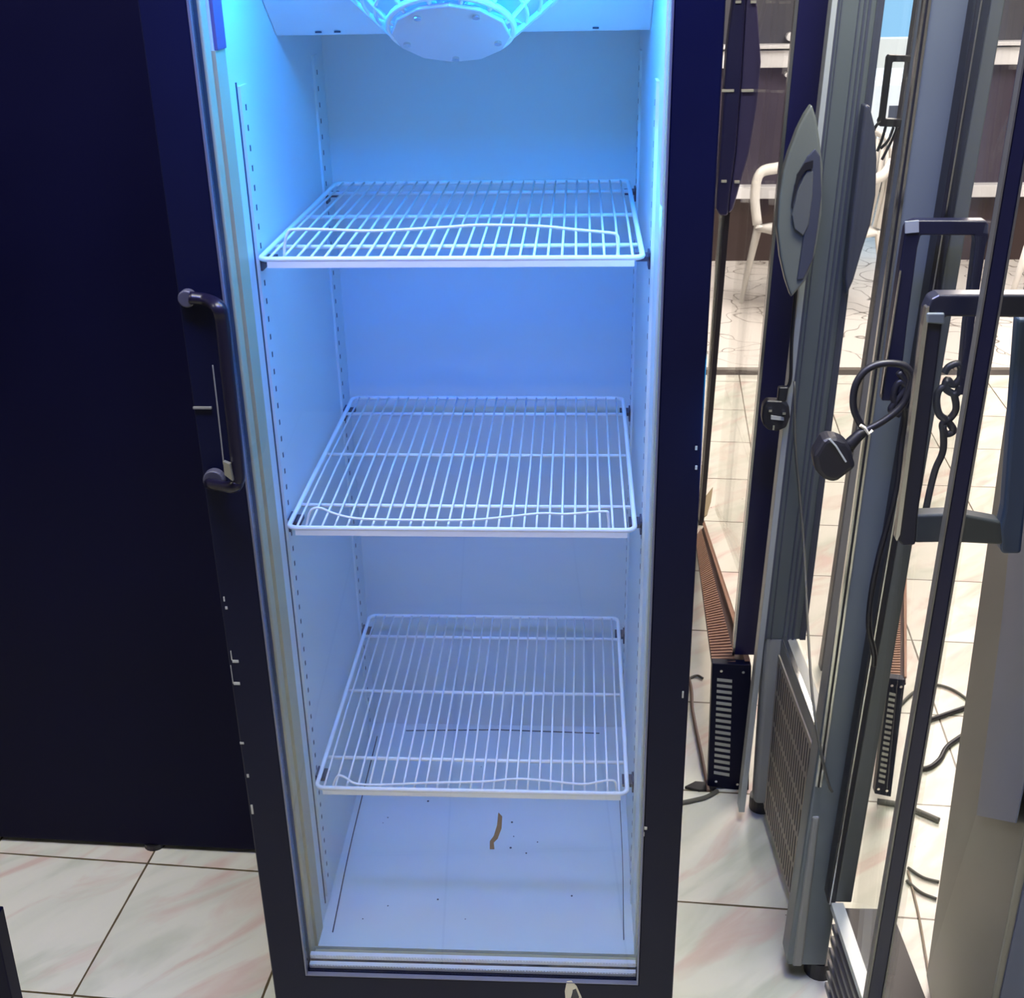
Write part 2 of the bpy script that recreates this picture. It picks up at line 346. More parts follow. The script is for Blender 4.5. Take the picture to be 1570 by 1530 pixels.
bm = B(); outline(bm, [(342, 708), (352, 712), (357, 738), (344, 728)], -.058, .006); part('keeper', bm, mat('dull_brass', (0.35, 0.34, 0.28), 0.4, 0.8), hd, label='small brass catch')
# evaporator housing and fan
PA = V((0, .352, 1.541)); PB = V((0, .10, 1.741))
bm = B(); extr(bm, [(LX0, PA.y, PA.z), (LX0, PB.y, PB.z), (LX0, PB.y, LZ1), (LX0, LY1, LZ1), (LX0, LY1, PA.z)], (LX1 - LX0, 0, 0))
ev = part('fan_housing', bm, liner, fr, bev=.002)
bm = B()
for u in (.11, .135, .47): part('slot', box(B(), u, u + .008, PA.y - .0085, PA.y - .002, PA.z + .003, PA.z + .005), holem, ev)
part('round_hole', disc(B(), (.105, .2765, 1.600), (0, .62, .78), .018, .004, 14), holem, ev)
HC = V((.3005, .215, 1.552)); HN = V((0, -.5, -.87)).normalized()
hub = disc(B(), HC, HN, .071, .006, 12, rot=.26); hb = part('fan_hub_plate', hub, fanplate, fr, bev=.002)
bm = B()
for k in range(5):
    a = math.radians(-90 + k * 72); ax = V((1, 0, 0)); ay = HN.cross(ax)
    part('hub_screw', disc(B(), HC + HN * .006 + (ax * math.cos(a) + ay * math.sin(a)) * .058, HN, .0045, .003, 10), silver, hb)
bm = B(); ax = V((1, 0, 0)); ay = HN.cross(ax)
def cp(t, r, a): return HC - HN * t + (ax * math.cos(a) + ay * math.sin(a)) * r
for j in range(7):
    t = .004 + j * .016; r = .075 + j * .016
    tube(bm, [cp(t, r, 2 * math.pi * k / 48) for k in range(48)], .0022 if j not in (0, 6) else .004, 6, closed=True)
for k in range(12):
    a = 2 * math.pi * (k + .5) / 12; tube(bm, [cp(.0, .068, a), cp(.004, .075, a), cp(.10, .171, a), cp(.115, .171, a)], .003, 6)
part('fan_guard', bm, mat('pale_guard_wire', (0.75, 0.9, 0.95), 0.3), fr, smooth=True)
bm = B()
for k in range(5):
    a = 2 * math.pi * k / 5
    extr(bm, [cp(.03, .02, a), cp(.02, .09, a - .25), cp(.045, .10, a + .3), cp(.05, .025, a + .5)], HN * .002)
part('fan_blade', bm, fanplate, fr)
# lamp diffuser strips of the fridge (give off the blue light)
ledm = mat('blue_led', (0.3, 0.6, 1.0), 0.4, emit=((0.04, 0.25, 1.0), 3.0))
part('led_strip', box(B(), 0.08, 0.52, 0.070, 0.085, 1.765, 1.78), ledm, fr)
# pilaster strips with holes
for x, s in ((LX0, 1), (LX1, -1)):
    for yc, w in ((.155, .016), (.575, .014)):
        bm = B(); x0, x1 = sorted((x, x + s * .0035)); box(bm, x0, x1, yc - w, yc + w, .27, 1.50)
        z = .30
        while z < 1.49:
            a, b = sorted((x + s * .0034, x + s * .0039)); box(bm, a, b, yc - .002, yc + .002, z - .0035, z + .0035, 1); z += .0235
        part('shelf_upright', bm, liner, fr, mats=[liner, holem])
part('liner_seam', box(B(), LX0, LX0 + .0012, .138 - .006, .138 - .003, .262, 1.505), mat('seam_teal', (0.02, .05, .09), .6), fr)
ZS = (1.3035, 0.9408, 0.5076)
for z in ZS:
    for x, s in ((LX0, 1), (LX1, -1)):
        for yc in (.155, .575):
            bm = B(); a, b = sorted((x + s * .0036, x + s * .021)); box(bm, a, b, yc - .012, yc + .012, z - .012, z - .0065)
            a2, b2 = sorted((x + s * .0036, x + s * .0062)); box(bm, a2, b2, yc - .012, yc + .012, z - .022, z - .002)
            part('shelf_clip', bm, clipm, fr)
# tape and paper residue
bm = B(); outline(bm, [(764, 1246), (770, 1252), (769, 1270), (763, 1286), (757, 1292), (758, 1302), (751, 1302), (751, 1290), (757, 1282), (762, 1266)], .0072, .0008)
part('tape_residue', bm, tapem, fr, label='brown torn scrap of tape on the glass')
bm = B(); outline(bm, [(869, 1505), (876, 1504), (884, 1512), (892, 1530), (882, 1531), (878, 1520), (874, 1535), (868, 1545), (866, 1520)], -.0008, .0008)
part('sticker_residue', bm, paper, fr, label='cream torn sticker on the bottom frame bar')
bm = B(); outline(bm, [(878, 1518), (883, 1516), (888, 1529), (876, 1540)], -.0012, .0004); part('sticker_print', bm, rubber, fr)
# faint dirt and marks on the floor pan
bm = B()
for _ in range(16):
    x, y = random.uniform(.09, .53), random.uniform(.09, .6); r = random.uniform(.0008, .0022)
    disc(bm, (x, y, LZ0), (0, 0, 1), r, .0004, 7)
tube(bm, [(.12, .62, LZ0 + .001), (.3, .628, LZ0 + .001), (.5, .622, LZ0 + .001)], .001, 5)
tube(bm, spline([(.075, .09, LZ0 + .001), (.068, .3, LZ0 + .001), (.066, .6, LZ0 + .001)]), .001, 5)
tube(bm, spline([(.53, .09, LZ0 + .001), (.534, .3, LZ0 + .001), (.532, .6, LZ0 + .001)]), .0006, 5)
part('dirt_marks', bm, holem, fr)['kind'] = 'stuff'

# ------------------------------------------------------------ wire shelves
X0, X1, SF, SB = .0672, .5305, .112, .616
def shelf(z, label, rail, first_rail_z):
    t = thing('wire_shelf', label, 'shelf', ((X0 + X1) / 2, (SF + SB) / 2, z), 'wire shelves in the blue fridge')
    r = .0034; c = .012
    loop = []
    for cx, cy, a0 in ((X0 + c, SF + c, 180), (X1 - c, SF + c, 270), (X1 - c, SB - c, 0), (X0 + c, SB - c, 90)):
        for k in range(5):
            a = math.radians(a0 + 22.5 * k); loop.append((cx + c * math.cos(a), cy + c * math.sin(a), z))
    part('shelf_frame', tube(B(), loop, r, 8, closed=True), wirem, t, smooth=True)
    bm = B()
    n = 27
    for i in range(n):
        x = X0 + .012 + (X1 - X0 - .024) * i / (n - 1)
        b1 = random.uniform(-.0012, .0012)
        tube(bm, [(x, SF, z + .001), (x + b1, SF + .2, z + .003), (x, SB, z + .001)], .0016, 6)
    part('shelf_wires', bm, wirem, t, smooth=True)
    for yc in CY:
        part('cross_bar', tube(B(), [(X0, yc, z - .003), ((X0 + X1) / 2, yc, z - .0035), (X1, yc, z - .003)], .0028, 8), wirem, t, smooth=True)
    # a second bar under the front edge
    part('front_lip', box(B(), X0 + .01, X1 - .01, SF - .0025, SF + .0015, z - .010, z - .002), wirem, t)
    pts = [aty(q, SF + .004) for q in rail]
    part('front_rail', tube(B(), spline(pts, 6), .0018, 6), wirem, t, smooth=True)
    return t
CY = (.19, .372, .547)
RAILS = [
 [(436, 392), (437, 372), (441, 357), (450, 352), (500, 352), (560, 354), (620, 352), (690, 348), (740, 345), (830, 347), (880, 352), (935, 357), (946, 361), (948, 376), (946, 396)],
 [(470, 806), (474, 788), (480, 780), (492, 779), (515, 788), (550, 795), (620, 797), (720, 797), (780, 792), (830, 787), (870, 788), (925, 784), (932, 790), (934, 815)],
 [(509, 1212), (513, 1198), (519, 1189), (530, 1192), (545, 1201), (580, 1203), (660, 1200), (740, 1198), (790, 1194), (830, 1196), (890, 1202), (915, 1199), (935, 1196), (944, 1200), (946, 1219)]]
shelf(ZS[0], 'topmost white wire shelf in the fridge, just under the fan', RAILS[0], 0)
shelf(ZS[1], 'middle white wire shelf in the fridge', RAILS[1], 0)
shelf(ZS[2], 'lowest white wire shelf in the fridge', RAILS[2], 0)

# ------------------------------------------------------------ dark cabinet on the left
lc = thing('dark_cabinet', 'plain near-black cabinet filling the left side behind the glowing fridge', 'cabinet', (-0.66, 0.55, 0))
bm = B(); extr(bm, [(-1.30, .575, .012), (-0.022, .525, .012), (-0.022, 1.10, .012), (-1.30, 1.15, .012)], (0, 0, 1.9)); part('cabinet_body', bm, cabblack, lc, bev=.003)
for x, y in ((-.397, .553), (-1.1, .62), (-.1, 1.0), (-1.1, 1.0)):
    part('foot', disc(B(), (x, y + .004, 0), (0, 0, 1), .022, .0118, 20), rubber, lc)
sl = thing('cabinet_edge', 'black upright edge of furniture cut off at the bottom left corner', 'cabinet', (-0.5, -0.1, 0))
bm = B(); extr(bm, [aty((-40, 1240), 0), aty((18, 1530), 0), aty((26, 1566), 0), aty((-60, 1566), 0)], (0, -.03, 0))
bm.free(); bm = slab(B(), 0.0, .03, (-60, 0, 1448), (-45, 18, 1530), 0.0, .34); part('upright', bm, cabblack, sl, bev=.002)

# ------------------------------------------------------------ far cooler with violet curved handle
fc = thing('glass_door_cooler', 'dark violet cooler behind the gap, with long curved handle and vented base', 'fridge', (0.80, 1.3, 0))
part('near_post', slab(B(), .80, .05, (1225, 1279, 0), (1126, 1159, 1005), .315, 1.95), navy, fc, bev=.002)
part('post_trim', slab(B(), .798, .012, (1219.5, 1225, 0), (1122.5, 1126, 1005), .315, 1.95), silver, fc, label='bright metal edge of the dark post')
part('far_post', slab(B(), 2.04, .03, (1138, 1147, 0), (1073, 1080, 790), 0.0, 1.95), mat('post_black', (0.01, 0.008, 0.02), .4), fc)
part('post_trim', slab(B(), 2.07, .02, (1092, 1097, 480), (1070, 1073, 790), 0.0, 1.10), silver, fc, label='pale metal edge of the far post')
part('glass_pane', extr(B(), [(.842, .86, .32), (.875, 2.03, .06), (.915, 2.03, 1.95), (.885, .86, 1.95)], (.005, 0, 0)), sideglass, fc)
lens = [(1130, -40), (1120, 30), (1114, 80), (1109, 160), (1104, 235), (1099, 300), (1098, 322), (1104, 331), (1116, 331), (1119, 300), (1128, 235), (1137, 120), (1146, -40)]
hn = part('door_handle', outline(B(), lens, 1.95, .05), navy, fc, bev=.006)
lens2 = [(1146, -40), (1137, 120), (1128, 235), (1119, 300), (1117, 328), (1124, 322), (1133, 290), (1149, 235), (1161, 160), (1167, 95), (1162, 20), (1156, -40)]
part('mirrored_half', outline(B(), lens2, 1.96, .04), slate, hn, label='lighter violet mirror image of the curved handle, built solid', bev=.006)  # this half and its screws stand for the handle mirrored in glass
for q in ((1116, 139, 9), (1146, 139, 9), (1110, 278, 4), (1130, 279, 4), (1132, 3, 4), (1155, 3, 4)):
    p = aty(q[:2], 1.945); w = q[2] * .0017; bm = box(B(), p.x - w, p.x + w, 1.942, 1.952, p.z - .003, p.z + .003); part('handle_screw', bm, slotm, hn)

# ------------------------------------------------------------ vented heater-like bases
def vent_base(px, Y, label, rib, far, group):
    c = aty(px[3], Y)
    t = thing('vented_base_unit', label, 'vent unit', (c.x, Y, 0), group)
    part('end_panel', outline(B(), px, Y, .02), black, t, bev=.0015)
    tl, tr, br, bl = [V((*q, 0)) for q in px]
    def uv(u, v): p = (tl * (1 - u) + tr * u) * (1 - v) + (bl * (1 - u) + br * u) * v; return (p.x, p.y)
    bm = B(); n = 17
    for i in range(n):
        v = .12 + .80 * i / n
        outline(bm, [uv(.14, v), uv(.52, v + .005), uv(.52, v + .027), uv(.14, v + .022)], Y - .001, .002)
    part('vent_slots', bm, slotm, t, label='pale horizontal slots')
    for u, v in ((.24, .06), (.80, .06), (.20, .955), (.72, .955)):
        p = aty(uv(u, v), Y - .002); part('screw', disc(B(), p, (0, 1, 0), .003, .002, 10), silver, t)
    n0, n1, f0, f1 = rib
    bm = B(); dz = V((0, 0, .012)); extr(bm, [n0 - dz, n1 - dz, f1 - dz, f0 - dz], (0, 0, -.004)); rs = part('rib_backing', bm, brownd, t)
    bm = B(); K = 62
    for i in range(K):
        a, b = i / K, (i + .5) / K
        p = [n0.lerp(f0, a), n0.lerp(n1, .62).lerp(f0.lerp(f1, .62), a), n0.lerp(n1, .62).lerp(f0.lerp(f1, .62), b), n0.lerp(f0, b)]
        extr(bm, p, (0, 0, -.003))
    part('ribs', bm, copper, t, label='copper coloured cross ribs')
    bm = B(); extr(bm, [n0.lerp(n1, .86), n1, f1, f0.lerp(f1, .80)], (0, 0, .004)); part('edge_strip', bm, copper, t)
    return t
A_ = [(1092, 1017), (1152, 1020), (1148, 1214), (1085, 1205)]
n0 = aty((1092, 1014), .775); n1 = aty((1150, 1014), .775); f0 = atz((1066, 822), .02); f1 = atz((1080, 800), .02)
vent_base(A_, .765, 'black vented end unit on the floor just right of the glowing fridge', (n0, n1, f0, f1), None, 'vented base units')
B_ = [(1363, 1040), (1388, 1043), (1366, 1222), (1341, 1217)]
n0 = aty((1364, 1038), .73); n1 = aty((1390, 1040), .73); f0 = atz((1366, 860), .02); f1 = atz((1390, 850), .02)
vent_base(B_, .72, 'narrow dark reflection of the vented end unit, built solid, seen between the two grey door posts at right', (n0, n1, f0, f1), None, 'vented base units')  # reflection of the first vented unit, built as a solid object

# ------------------------------------------------------------ grey fridge facing left
gf = thing('grey_display_fridge', 'grey-framed fridge turned sideways, with leaf-shaped handle and beige grille base', 'fridge', (0.87, 0.46, 0))
def dark_lines(px_pairs, Y, z0, z1, m, par, name='groove'):
    bm = B()
    for a, b in px_pairs: slab(bm, Y, .004, a, b, z0, z1)
    part(name, bm, m, par)
fp = part('far_post', slab(B(), .66, .05, (1286, 1357, 0), (1176, 1238, 956), .44, 1.95), mat('far_grey_profile', (0.10, 0.12, 0.13), .4, .2, .12, 5), gf, bev=.002)
part('post_trim', slab(B(), .655, .03, (1276, 1285, 0), (1166, 1175, 956), .03, 1.95), greyl, gf, label='pale strip along the far grey post', bev=.001)
dark_lines([((1285, 1288.5, 0), (1175, 1178, 956)), ((1291, 1292.5, 0), (1184, 1185.5, 956)), ((1318, 1320, 0), (1203, 1205, 956)), ((1326, 1329, 0), (1210, 1212.5, 956)), ((1333, 1337, 0), (1217, 1220, 956)), ((1345, 1357, 0), (1229, 1238, 956))], .658, .44, 1.95, greyd, gf, 'post_groove')
npx = lambda: None
part('near_post', slab(B(), .25, .05, (1425, 1505, 0), (1228, 1291, 1330), .035, 1.95), greyp, gf, bev=.004)
part('post_trim', slab(B(), .248, .008, (1416, 1421, 0), (1255, 1259, 1168), .42, 1.95), silver, gf, label='bright metal line on the near grey post')
part('post_trim', slab(B(), .247, .02, (1424, 1428, 0), (1262, 1265, 1168), .42, 1.95), silver, gf, label='bright metal line on the near grey post')
part('post_groove', slab(B(), .246, .02, (1421, 1424, 0), (1259, 1262, 1168), .42, 1.95), rubber, gf)
part('glass_pane', extr(B(), [(.875, .30, .46), (.868, .65, .46), (.90, .65, 1.95), (.915, .30, 1.95)], (.004, 0, 0)), sideglass, gf)
# base with grille on the left-facing side
XB = .862
bm = B(); extr(bm, [(XB - .022, .70, .025), (XB, .262, .025), (XB, .262, .44), (XB - .022, .70, .44)], (.03, 0, 0)); bp = part('base_panel', bm, basegrey, gf, bev=.004)
bx = lambda y: XB - .022 * (y - .262) / .438
bm = B(); extr(bm, [(bx(.665) - .003, .665, .035), (bx(.31) - .003, .31, .035), (bx(.31) - .003, .31, .405), (bx(.665) - .003, .665, .405)], (.003, 0, 0)); gr = part('grille', bm, beige, bp, label='beige slotted grille')
bm = B()
for i in range(22):
    y = .322 + i * .0153
    for r in range(5):
        z0 = .045 + r * .072
        extr(bm, [(bx(y) - .0036, y, z0), (bx(y) - .0036, y + .0045, z0), (bx(y) - .0036, y + .0045, z0 + .060), (bx(y) - .0036, y, z0 + .060)], (.0008, 0, 0))
part('grille_slots', bm, mat('slot_dark', (0.05, 0.045, 0.05), .7), gr)
part('corner_panel', slab(B(), .661, .04, (1174, 1212, 956), (1156, 1184, 1228), .045, .48), basegrey, gf, bev=.01)
bm = tube(B(), [(bx(.70) - .002, .715, .05), (bx(.70) - .002, .715, .44)], .017, 14); part('corner_post', bm, basegrey, gf, smooth=True)
bm = slab(B(), .246, .05, (1258, 1268, 1165), (1226, 1240, 1400), .035, .36); part('corner_post', bm, basegrey, gf, bev=.004)
part('foot', disc(B(), (bx(.70), .71, 0), (0, 0, 1), .024, .03, 20), rubber, gf)
pf = aty((1262, 1440), .27); part('foot', disc(B(), (pf.x, .275, 0), (0, 0, 1), .026, .035, 20), rubber, gf)
bm = extr(B(), [(bx(.68), .70, .443), (bx(.3), .262, .443), (bx(.3) + .008, .262, .443), (bx(.68) + .008, .70, .443)], (0, 0, .004)); part('sill', bm, silver, gf, label='pale sill above the beige grille')
lensL = [(1245, 160), (1252, 182), (1257, 215), (1262, 260), (1260, 330), (1250, 390), (1236, 430), (1213, 457), (1204, 430), (1196, 395), (1191, 350), (1194, 305), (1200, 265), (1209, 235), (1222, 200), (1234, 176)]
hl = part('door_handle', outline(B(), lensL, .585, .022), mat('handle_greygreen', (0.16, 0.18, 0.17), .35, .2, .1, 8), gf, label='grey leaf-shaped handle shell', bev=.004)
rec = [(1250, 228), (1258, 240), (1260, 300), (1254, 350), (1246, 400), (1232, 428), (1222, 430), (1232, 360), (1222, 330), (1213, 315), (1218, 285), (1228, 258), (1238, 240)]
part('handle_recess', outline(B(), rec, .582, .006), greyd, hl, bev=.002)
inn = [(1237, 262), (1247, 262), (1246, 300), (1240, 345), (1232, 362), (1218, 352), (1214, 330), (1222, 295)]
part('handle_lip', outline(B(), inn, .579, .004), mat('lip_grey', (0.10, 0.11, 0.12), .35), hl, bev=.002)
part('handle_gap', outline(B(), [(1214, 318), (1222, 268), (1234, 250), (1247, 246), (1246, 258), (1234, 262), (1226, 275)], .577, .003), rubber, hl)
lensR = [(1326, 160), (1334, 162), (1342, 195), (1345, 245), (1343, 300), (1335, 345), (1322, 385), (1309, 430), (1298, 455), (1296, 430), (1306, 330)]
part('handle_reflection', outline(B(), lensR, .625, .03), greyd, gf, label='darker reflection of the leaf handle, built solid right of the far grey post', bev=.005)  # mirror image of the leaf handle, built as a solid piece

# ------------------------------------------------------------ nearest glass door fridge (right)
nf = thing('steel_glass_fridge', 'nearest fridge at right, with large black loop handle and louvred black base', 'fridge', (0.90, -0.05, 0))
part('far_post', slab(B(), .21, .03, (1497, 1519, 0), (1339, 1353, 960), .215, 1.95), rubber, nf)
part('far_post', slab(B(), .212, .035, (1519, 1542, 0), (1353, 1378, 960), .215, 1.95), mat('post_greengrey', (0.12, 0.13, 0.12), .35, .2, .15, 5), nf, label='green-grey part of the far post', bev=.002)
part('post_trim', slab(B(), .206, .006, (1504, 1506.5, 0), (1343, 1345, 960), .215, 1.95), silver, nf, label='thin bright line on the black post')
part('near_post', slab(B(), -.15, .02, (1569, 1594, 108), (1344, 1366, 1450), .18, 1.60), mat('post_navy', (0.006, 0.008, 0.045), .3), nf, bev=.002)
part('post_trim', slab(B(), -.151, .012, (1566, 1569, 108), (1341, 1344, 1450), .18, 1.60), steel, nf, label='steel edge left of the navy post')
part('post_trim', slab(B(), -.151, .012, (1594, 1597, 108), (1366, 1369, 1450), .18, 1.60), steel, nf, label='steel edge right of the navy post')
part('glass_pane', extr(B(), [(.905, .205, .21), (.868, -.13, .21), (.868, -.13, 1.60), (.905, .205, 1.60)], (.004, 0, 0)), sideglass, nf)
# louvred base: faces left, runs towards the camera
bx0, bx1, by0, by1 = .878, .905, .21, -.34
def face(y, z, off=0.0): u = (by0 - y) / (by0 - by1); return V((bx0 + (bx1 - bx0) * u + off, y, z))
bm = extr(B(), [face(by0, .02, .012), face(by1, .02, .012), face(by1, .205, .012), face(by0, .205, .012)], (.08, 0, 0)); lb = part('base', bm, mat('base_black', (0.01, 0.009, 0.012), .5), nf)
for i in range(7):
    z = .030 + i * .026; bm = extr(B(), [face(by0, z), face(by1, z), face(by1, z + .011), face(by0, z + .011)], (.013, 0, 0)); part('louvre', bm, mat('louvre_grey', (0.10, 0.095, 0.10), .4), lb, bev=.001)
bm = extr(B(), [face(by0, .203, -.006), face(by1, .203, -.006), face(by1, .216, -.006), face(by0, .216, -.006)], (.02, 0, 0)); part('top_trim', bm, greyl, lb, label='pale strip on top of the louvres')
for y in (.18, -.3): part('foot', disc(B(), face(y, 0, .05), (0, 0, 1), .02, .02), rubber, nf)
# large loop handle; the far arm ends stand for its reflection
YH = -.10
hb_ = [(1440, 452), (1428, 458), (1420, 476), (1417, 500), (1377, 830), (1384, 838), (1404, 836), (1407, 800), (1446, 492), (1452, 486), (1620, 488), (1624, 452)]
bm = outline(B(), hb_, YH, .022)
lh = part('loop_handle', bm, mat('handle_satin', (0.018, 0.020, 0.035), .3), nf, label='large black loop handle', bev=.004)
part('handle_arm', outline(B(), [(1404, 790), (1470, 788), (1535, 800), (1538, 836), (1460, 832), (1402, 833)], YH + .001, .02), mat('handle_arm_grey', (0.045, 0.055, 0.065), .4), lh, label='lower grey arm of the loop handle, running on into its reflection', bev=.003)
part('handle_edge', outline(B(), [(1420, 472), (1425, 470), (1422, 500), (1380, 820), (1375, 830), (1373, 826), (1415, 500)], YH - .002, .010), silver, lh, label='bright metal edge of the loop handle')
part('handle_collar', outline(B(), [(1421, 480), (1449, 480), (1449, 498), (1421, 496)], YH - .004, .004), greyp, lh, bev=.002)
part('mirrored_bar', outline(B(), [(1562, 488), (1590, 488), (1582, 700), (1566, 850), (1536, 850), (1533, 812), (1540, 780)], YH + .03, .02), mat('bar_blue', (0.035, 0.06, 0.12), .35), lh, label='blue-grey reflected bar of the loop handle, built solid', bev=.004)  # solid bar standing for the handle's reflection in the glass
# upper smaller handle behind; its right bar is a reflection built solid
YU = .16
u = [(1389, 350), (1395, 342), (1405, 338), (1512, 338), (1516, 345), (1516, 366), (1512, 380), (1494, 500), (1482, 606), (1470, 606), (1480, 500), (1496, 372), (1494, 361), (1412, 361), (1407, 380), (1391, 500), (1378, 615), (1352, 615), (1366, 500), (1384, 380)]
uh = part('upper_handle', outline(B(), u, YU, .018), mat('handle_navyblack', (0.010, 0.011, 0.030), .35), nf, label='upper black loop handle further back, with its reflected right bar', bev=.002)
part('handle_cap', outline(B(), [(1388, 340), (1409, 338), (1409, 356), (1388, 358)], YU - .003, .003), greyl, uh, label='pale metal end cap')
part('handle_edge', slab(B(), YU - .003, .004, (1389, 1391, 358), (1358, 1360, 560), 1.115, 1.275), silver, uh)

# ------------------------------------------------------------ steel cabinet at the right edge
sc = thing('steel_cabinet', 'smudged brushed steel cabinet cut off at the lower right edge', 'cabinet', (1.2, 0.1, 0))
fx = lambda z: 1.057 - .024 * (z - .1)
bm = extr(B(), [(1.060, .25, .02), (1.018, -.10, .02), (1.008, -.10, 1.24), (1.030, .25, 1.24)], (.45, 0, 0)); part('cabinet_body', bm, steel, sc, bev=.003)
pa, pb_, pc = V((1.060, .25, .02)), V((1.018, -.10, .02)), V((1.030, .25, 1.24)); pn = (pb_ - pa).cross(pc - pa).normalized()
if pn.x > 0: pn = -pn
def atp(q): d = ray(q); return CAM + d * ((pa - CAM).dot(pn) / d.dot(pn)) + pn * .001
bm = extr(B(), [atp(q) for q in [(1578, 560), (1538, 960), (1500, 1250), (1560, 1262), (1622, 960), (1672, 560)]], pn * .0015); part('steel_reflection', bm, bluesteel, sc, label='blue-grey reflection painted on the steel side')  # blue-grey patch stands for a reflection on the steel
part('front_panel', box(B(), 1.025, 1.44, -.103, -.099, .05, 1.20), bluesteel, sc, label='blue-grey front panel')
for x, y in ((1.10, .2), (1.10, -.05), (1.4, .2), (1.4, -.05)): part('foot', disc(B(), (x, y, 0), (0, 0, 1), .02, .02), rubber, sc)

# ------------------------------------------------------------ small far handle with bands, at the bright opening
rk = thing('distant_fridge', 'pale upright with a small black loop handle before the bright opening', 'fridge', (1.12, 1.2, 0))
part('upright', slab(B(), 1.23, .03, (1398, 1415, 60), (1372, 1388, 240), 0.0, 1.95), slategrey, rk)
part('upright', slab(B(), 1.25, .02, (1343, 1375, 240), (1338, 1358, 480), .0, 1.29), plasticw, rk, label='white lower upright') if False else None
bm = outline(B(), [(1361, 88), (1364, 84), (1402, 86), (1402, 95), (1369, 95), (1358, 182), (1392, 184), (1392, 196), (1349, 194), (1347, 186), (1350, 180)], 1.2, .02)
part('loop_handle', bm, rubber, rk, bev=.002)
for pts in ([(1358, 194), (1352, 215), (1345, 232)], [(1370, 195), (1362, 215), (1350, 228)], [(1376, 195), (1368, 214), (1352, 245)], [(1350, 186), (1344, 192), (1340, 200)]):
    part('tie_band', tube(B(), spline([aty(q, 1.2) for q in pts], 4), .003, 6), rubber, rk)

# ------------------------------------------------------------ plugs and cords
def cord(name, pts, r, m, label, group, Y=None, parent=None):
    P = [aty(q[:2], q[2]) if len(q) == 3 else V(q) for q in pts]
    o = link(name, tube(B(), spline(P, 8), r, 8), m, None, True)
    if parent is None: tag(o, label, 'cable', group)
    return o
pl = thing('hanging_plug', 'large black plug dangling from a looped cord beside the loop handle', 'plug', tuple(aty((1283, 705), .02)))
body = outline(B(), [(1249, 712), (1247, 700), (1262, 676), (1270, 671), (1284, 673), (1298, 678), (1306, 690), (1310, 708), (1314, 717), (1306, 723), (1286, 738), (1278, 741), (1262, 736), (1252, 724)], 0.0, .028)
pb = part('plug_body', body, rubber, pl, bev=.006)
part('plug_ridge', tube(B(), [aty(q, -.003) for q in [(1272, 673), (1282, 684), (1297, 708)]], .0012, 6), greyl, pb, label='pale edge line on the plug')  # thin pale line set along the plug edge
bm = tube(B(), [aty(q, .014) for q in [(1298, 688), (1306, 678), (1318, 666), (1328, 659)]], [.008, .0075, .0065, .0055], 12); part('strain_relief', bm, rubber, pl, smooth=True)
cordpts = [aty(q, .014) for q in [(1326, 661), (1312, 636), (1308, 615), (1312, 590), (1325, 570), (1345, 559), (1370, 557), (1390, 563), (1398, 580), (1392, 605), (1380, 625), (1355, 645), (1325, 661)]]
part('cord_loop', tube(B(), spline(cordpts, 8), .0042, 10), rubber, pl, smooth=True)
part('twist_tie', tube(B(), [aty(q, .004) for q in [(1319, 652), (1326, 656), (1332, 665), (1338, 660)]], .002, 6), paper, pl, label='pale twist tie')
cord('power_cord', [(1392, 575, .16 - .01), (1384, 600, .15), (1388, 640, .15), (1382, 680, .15), (1376, 740, .15), (1362, 800, .15), (1348, 850, .15), (1336, 910, .15), (1332, 960, .15), (1340, 1000, .16), (1340, 1020, .17)], .004, rubber, 'black cord running down the grey post below the cord loop', 'hanging cords')
cord('power_cord', [(1218, 585, .64), (1219, 680, .64), (1226, 760, .64), (1233, 850, .60), (1238, 950, .5), (1245, 1060, .30), (1256, 1140, .239), (1270, 1200, .239), (1276, 1214, .239)], .0022, greycord, 'thin grey cord hanging in front of the beige grille', 'hanging cords')
# tangled cord knots near the handles
kn = thing('cord_bundle', 'tangled black cord bundle between the upper and the large loop handles', 'cable', tuple(aty((1385, 600), .12)))
for pts in ([(1384, 560), (1392, 575), (1396, 595), (1388, 615), (1376, 622), (1370, 605), (1380, 585), (1394, 600), (1386, 628)], [(1378, 570), (1390, 590), (1376, 612), (1366, 628), (1380, 636)]):
    part('cord_coil', tube(B(), spline([aty(q, .125) for q in pts], 6), .0045, 8), rubber, kn, smooth=True)
kn2 = thing('cord_bundle', 'black cord bundle seen through the large loop handle, tailing down left', 'cable', tuple(aty((1455, 600), .165)))
for pts in ([(1448, 572), (1455, 562), (1470, 558), (1474, 575), (1462, 590), (1452, 582), (1450, 596), (1466, 604), (1472, 590)], [(1462, 600), (1466, 625), (1458, 640), (1445, 650), (1450, 665), (1462, 660), (1452, 645), (1440, 635), (1436, 615), (1440, 598), (1452, 590)], [(1446, 650), (1446, 690), (1434, 720), (1424, 760), (1414, 810)]):
    part('cord_coil', tube(B(), spline([aty(q, .165) for q in pts], 6), .0048, 8), rubber, kn2, smooth=True)
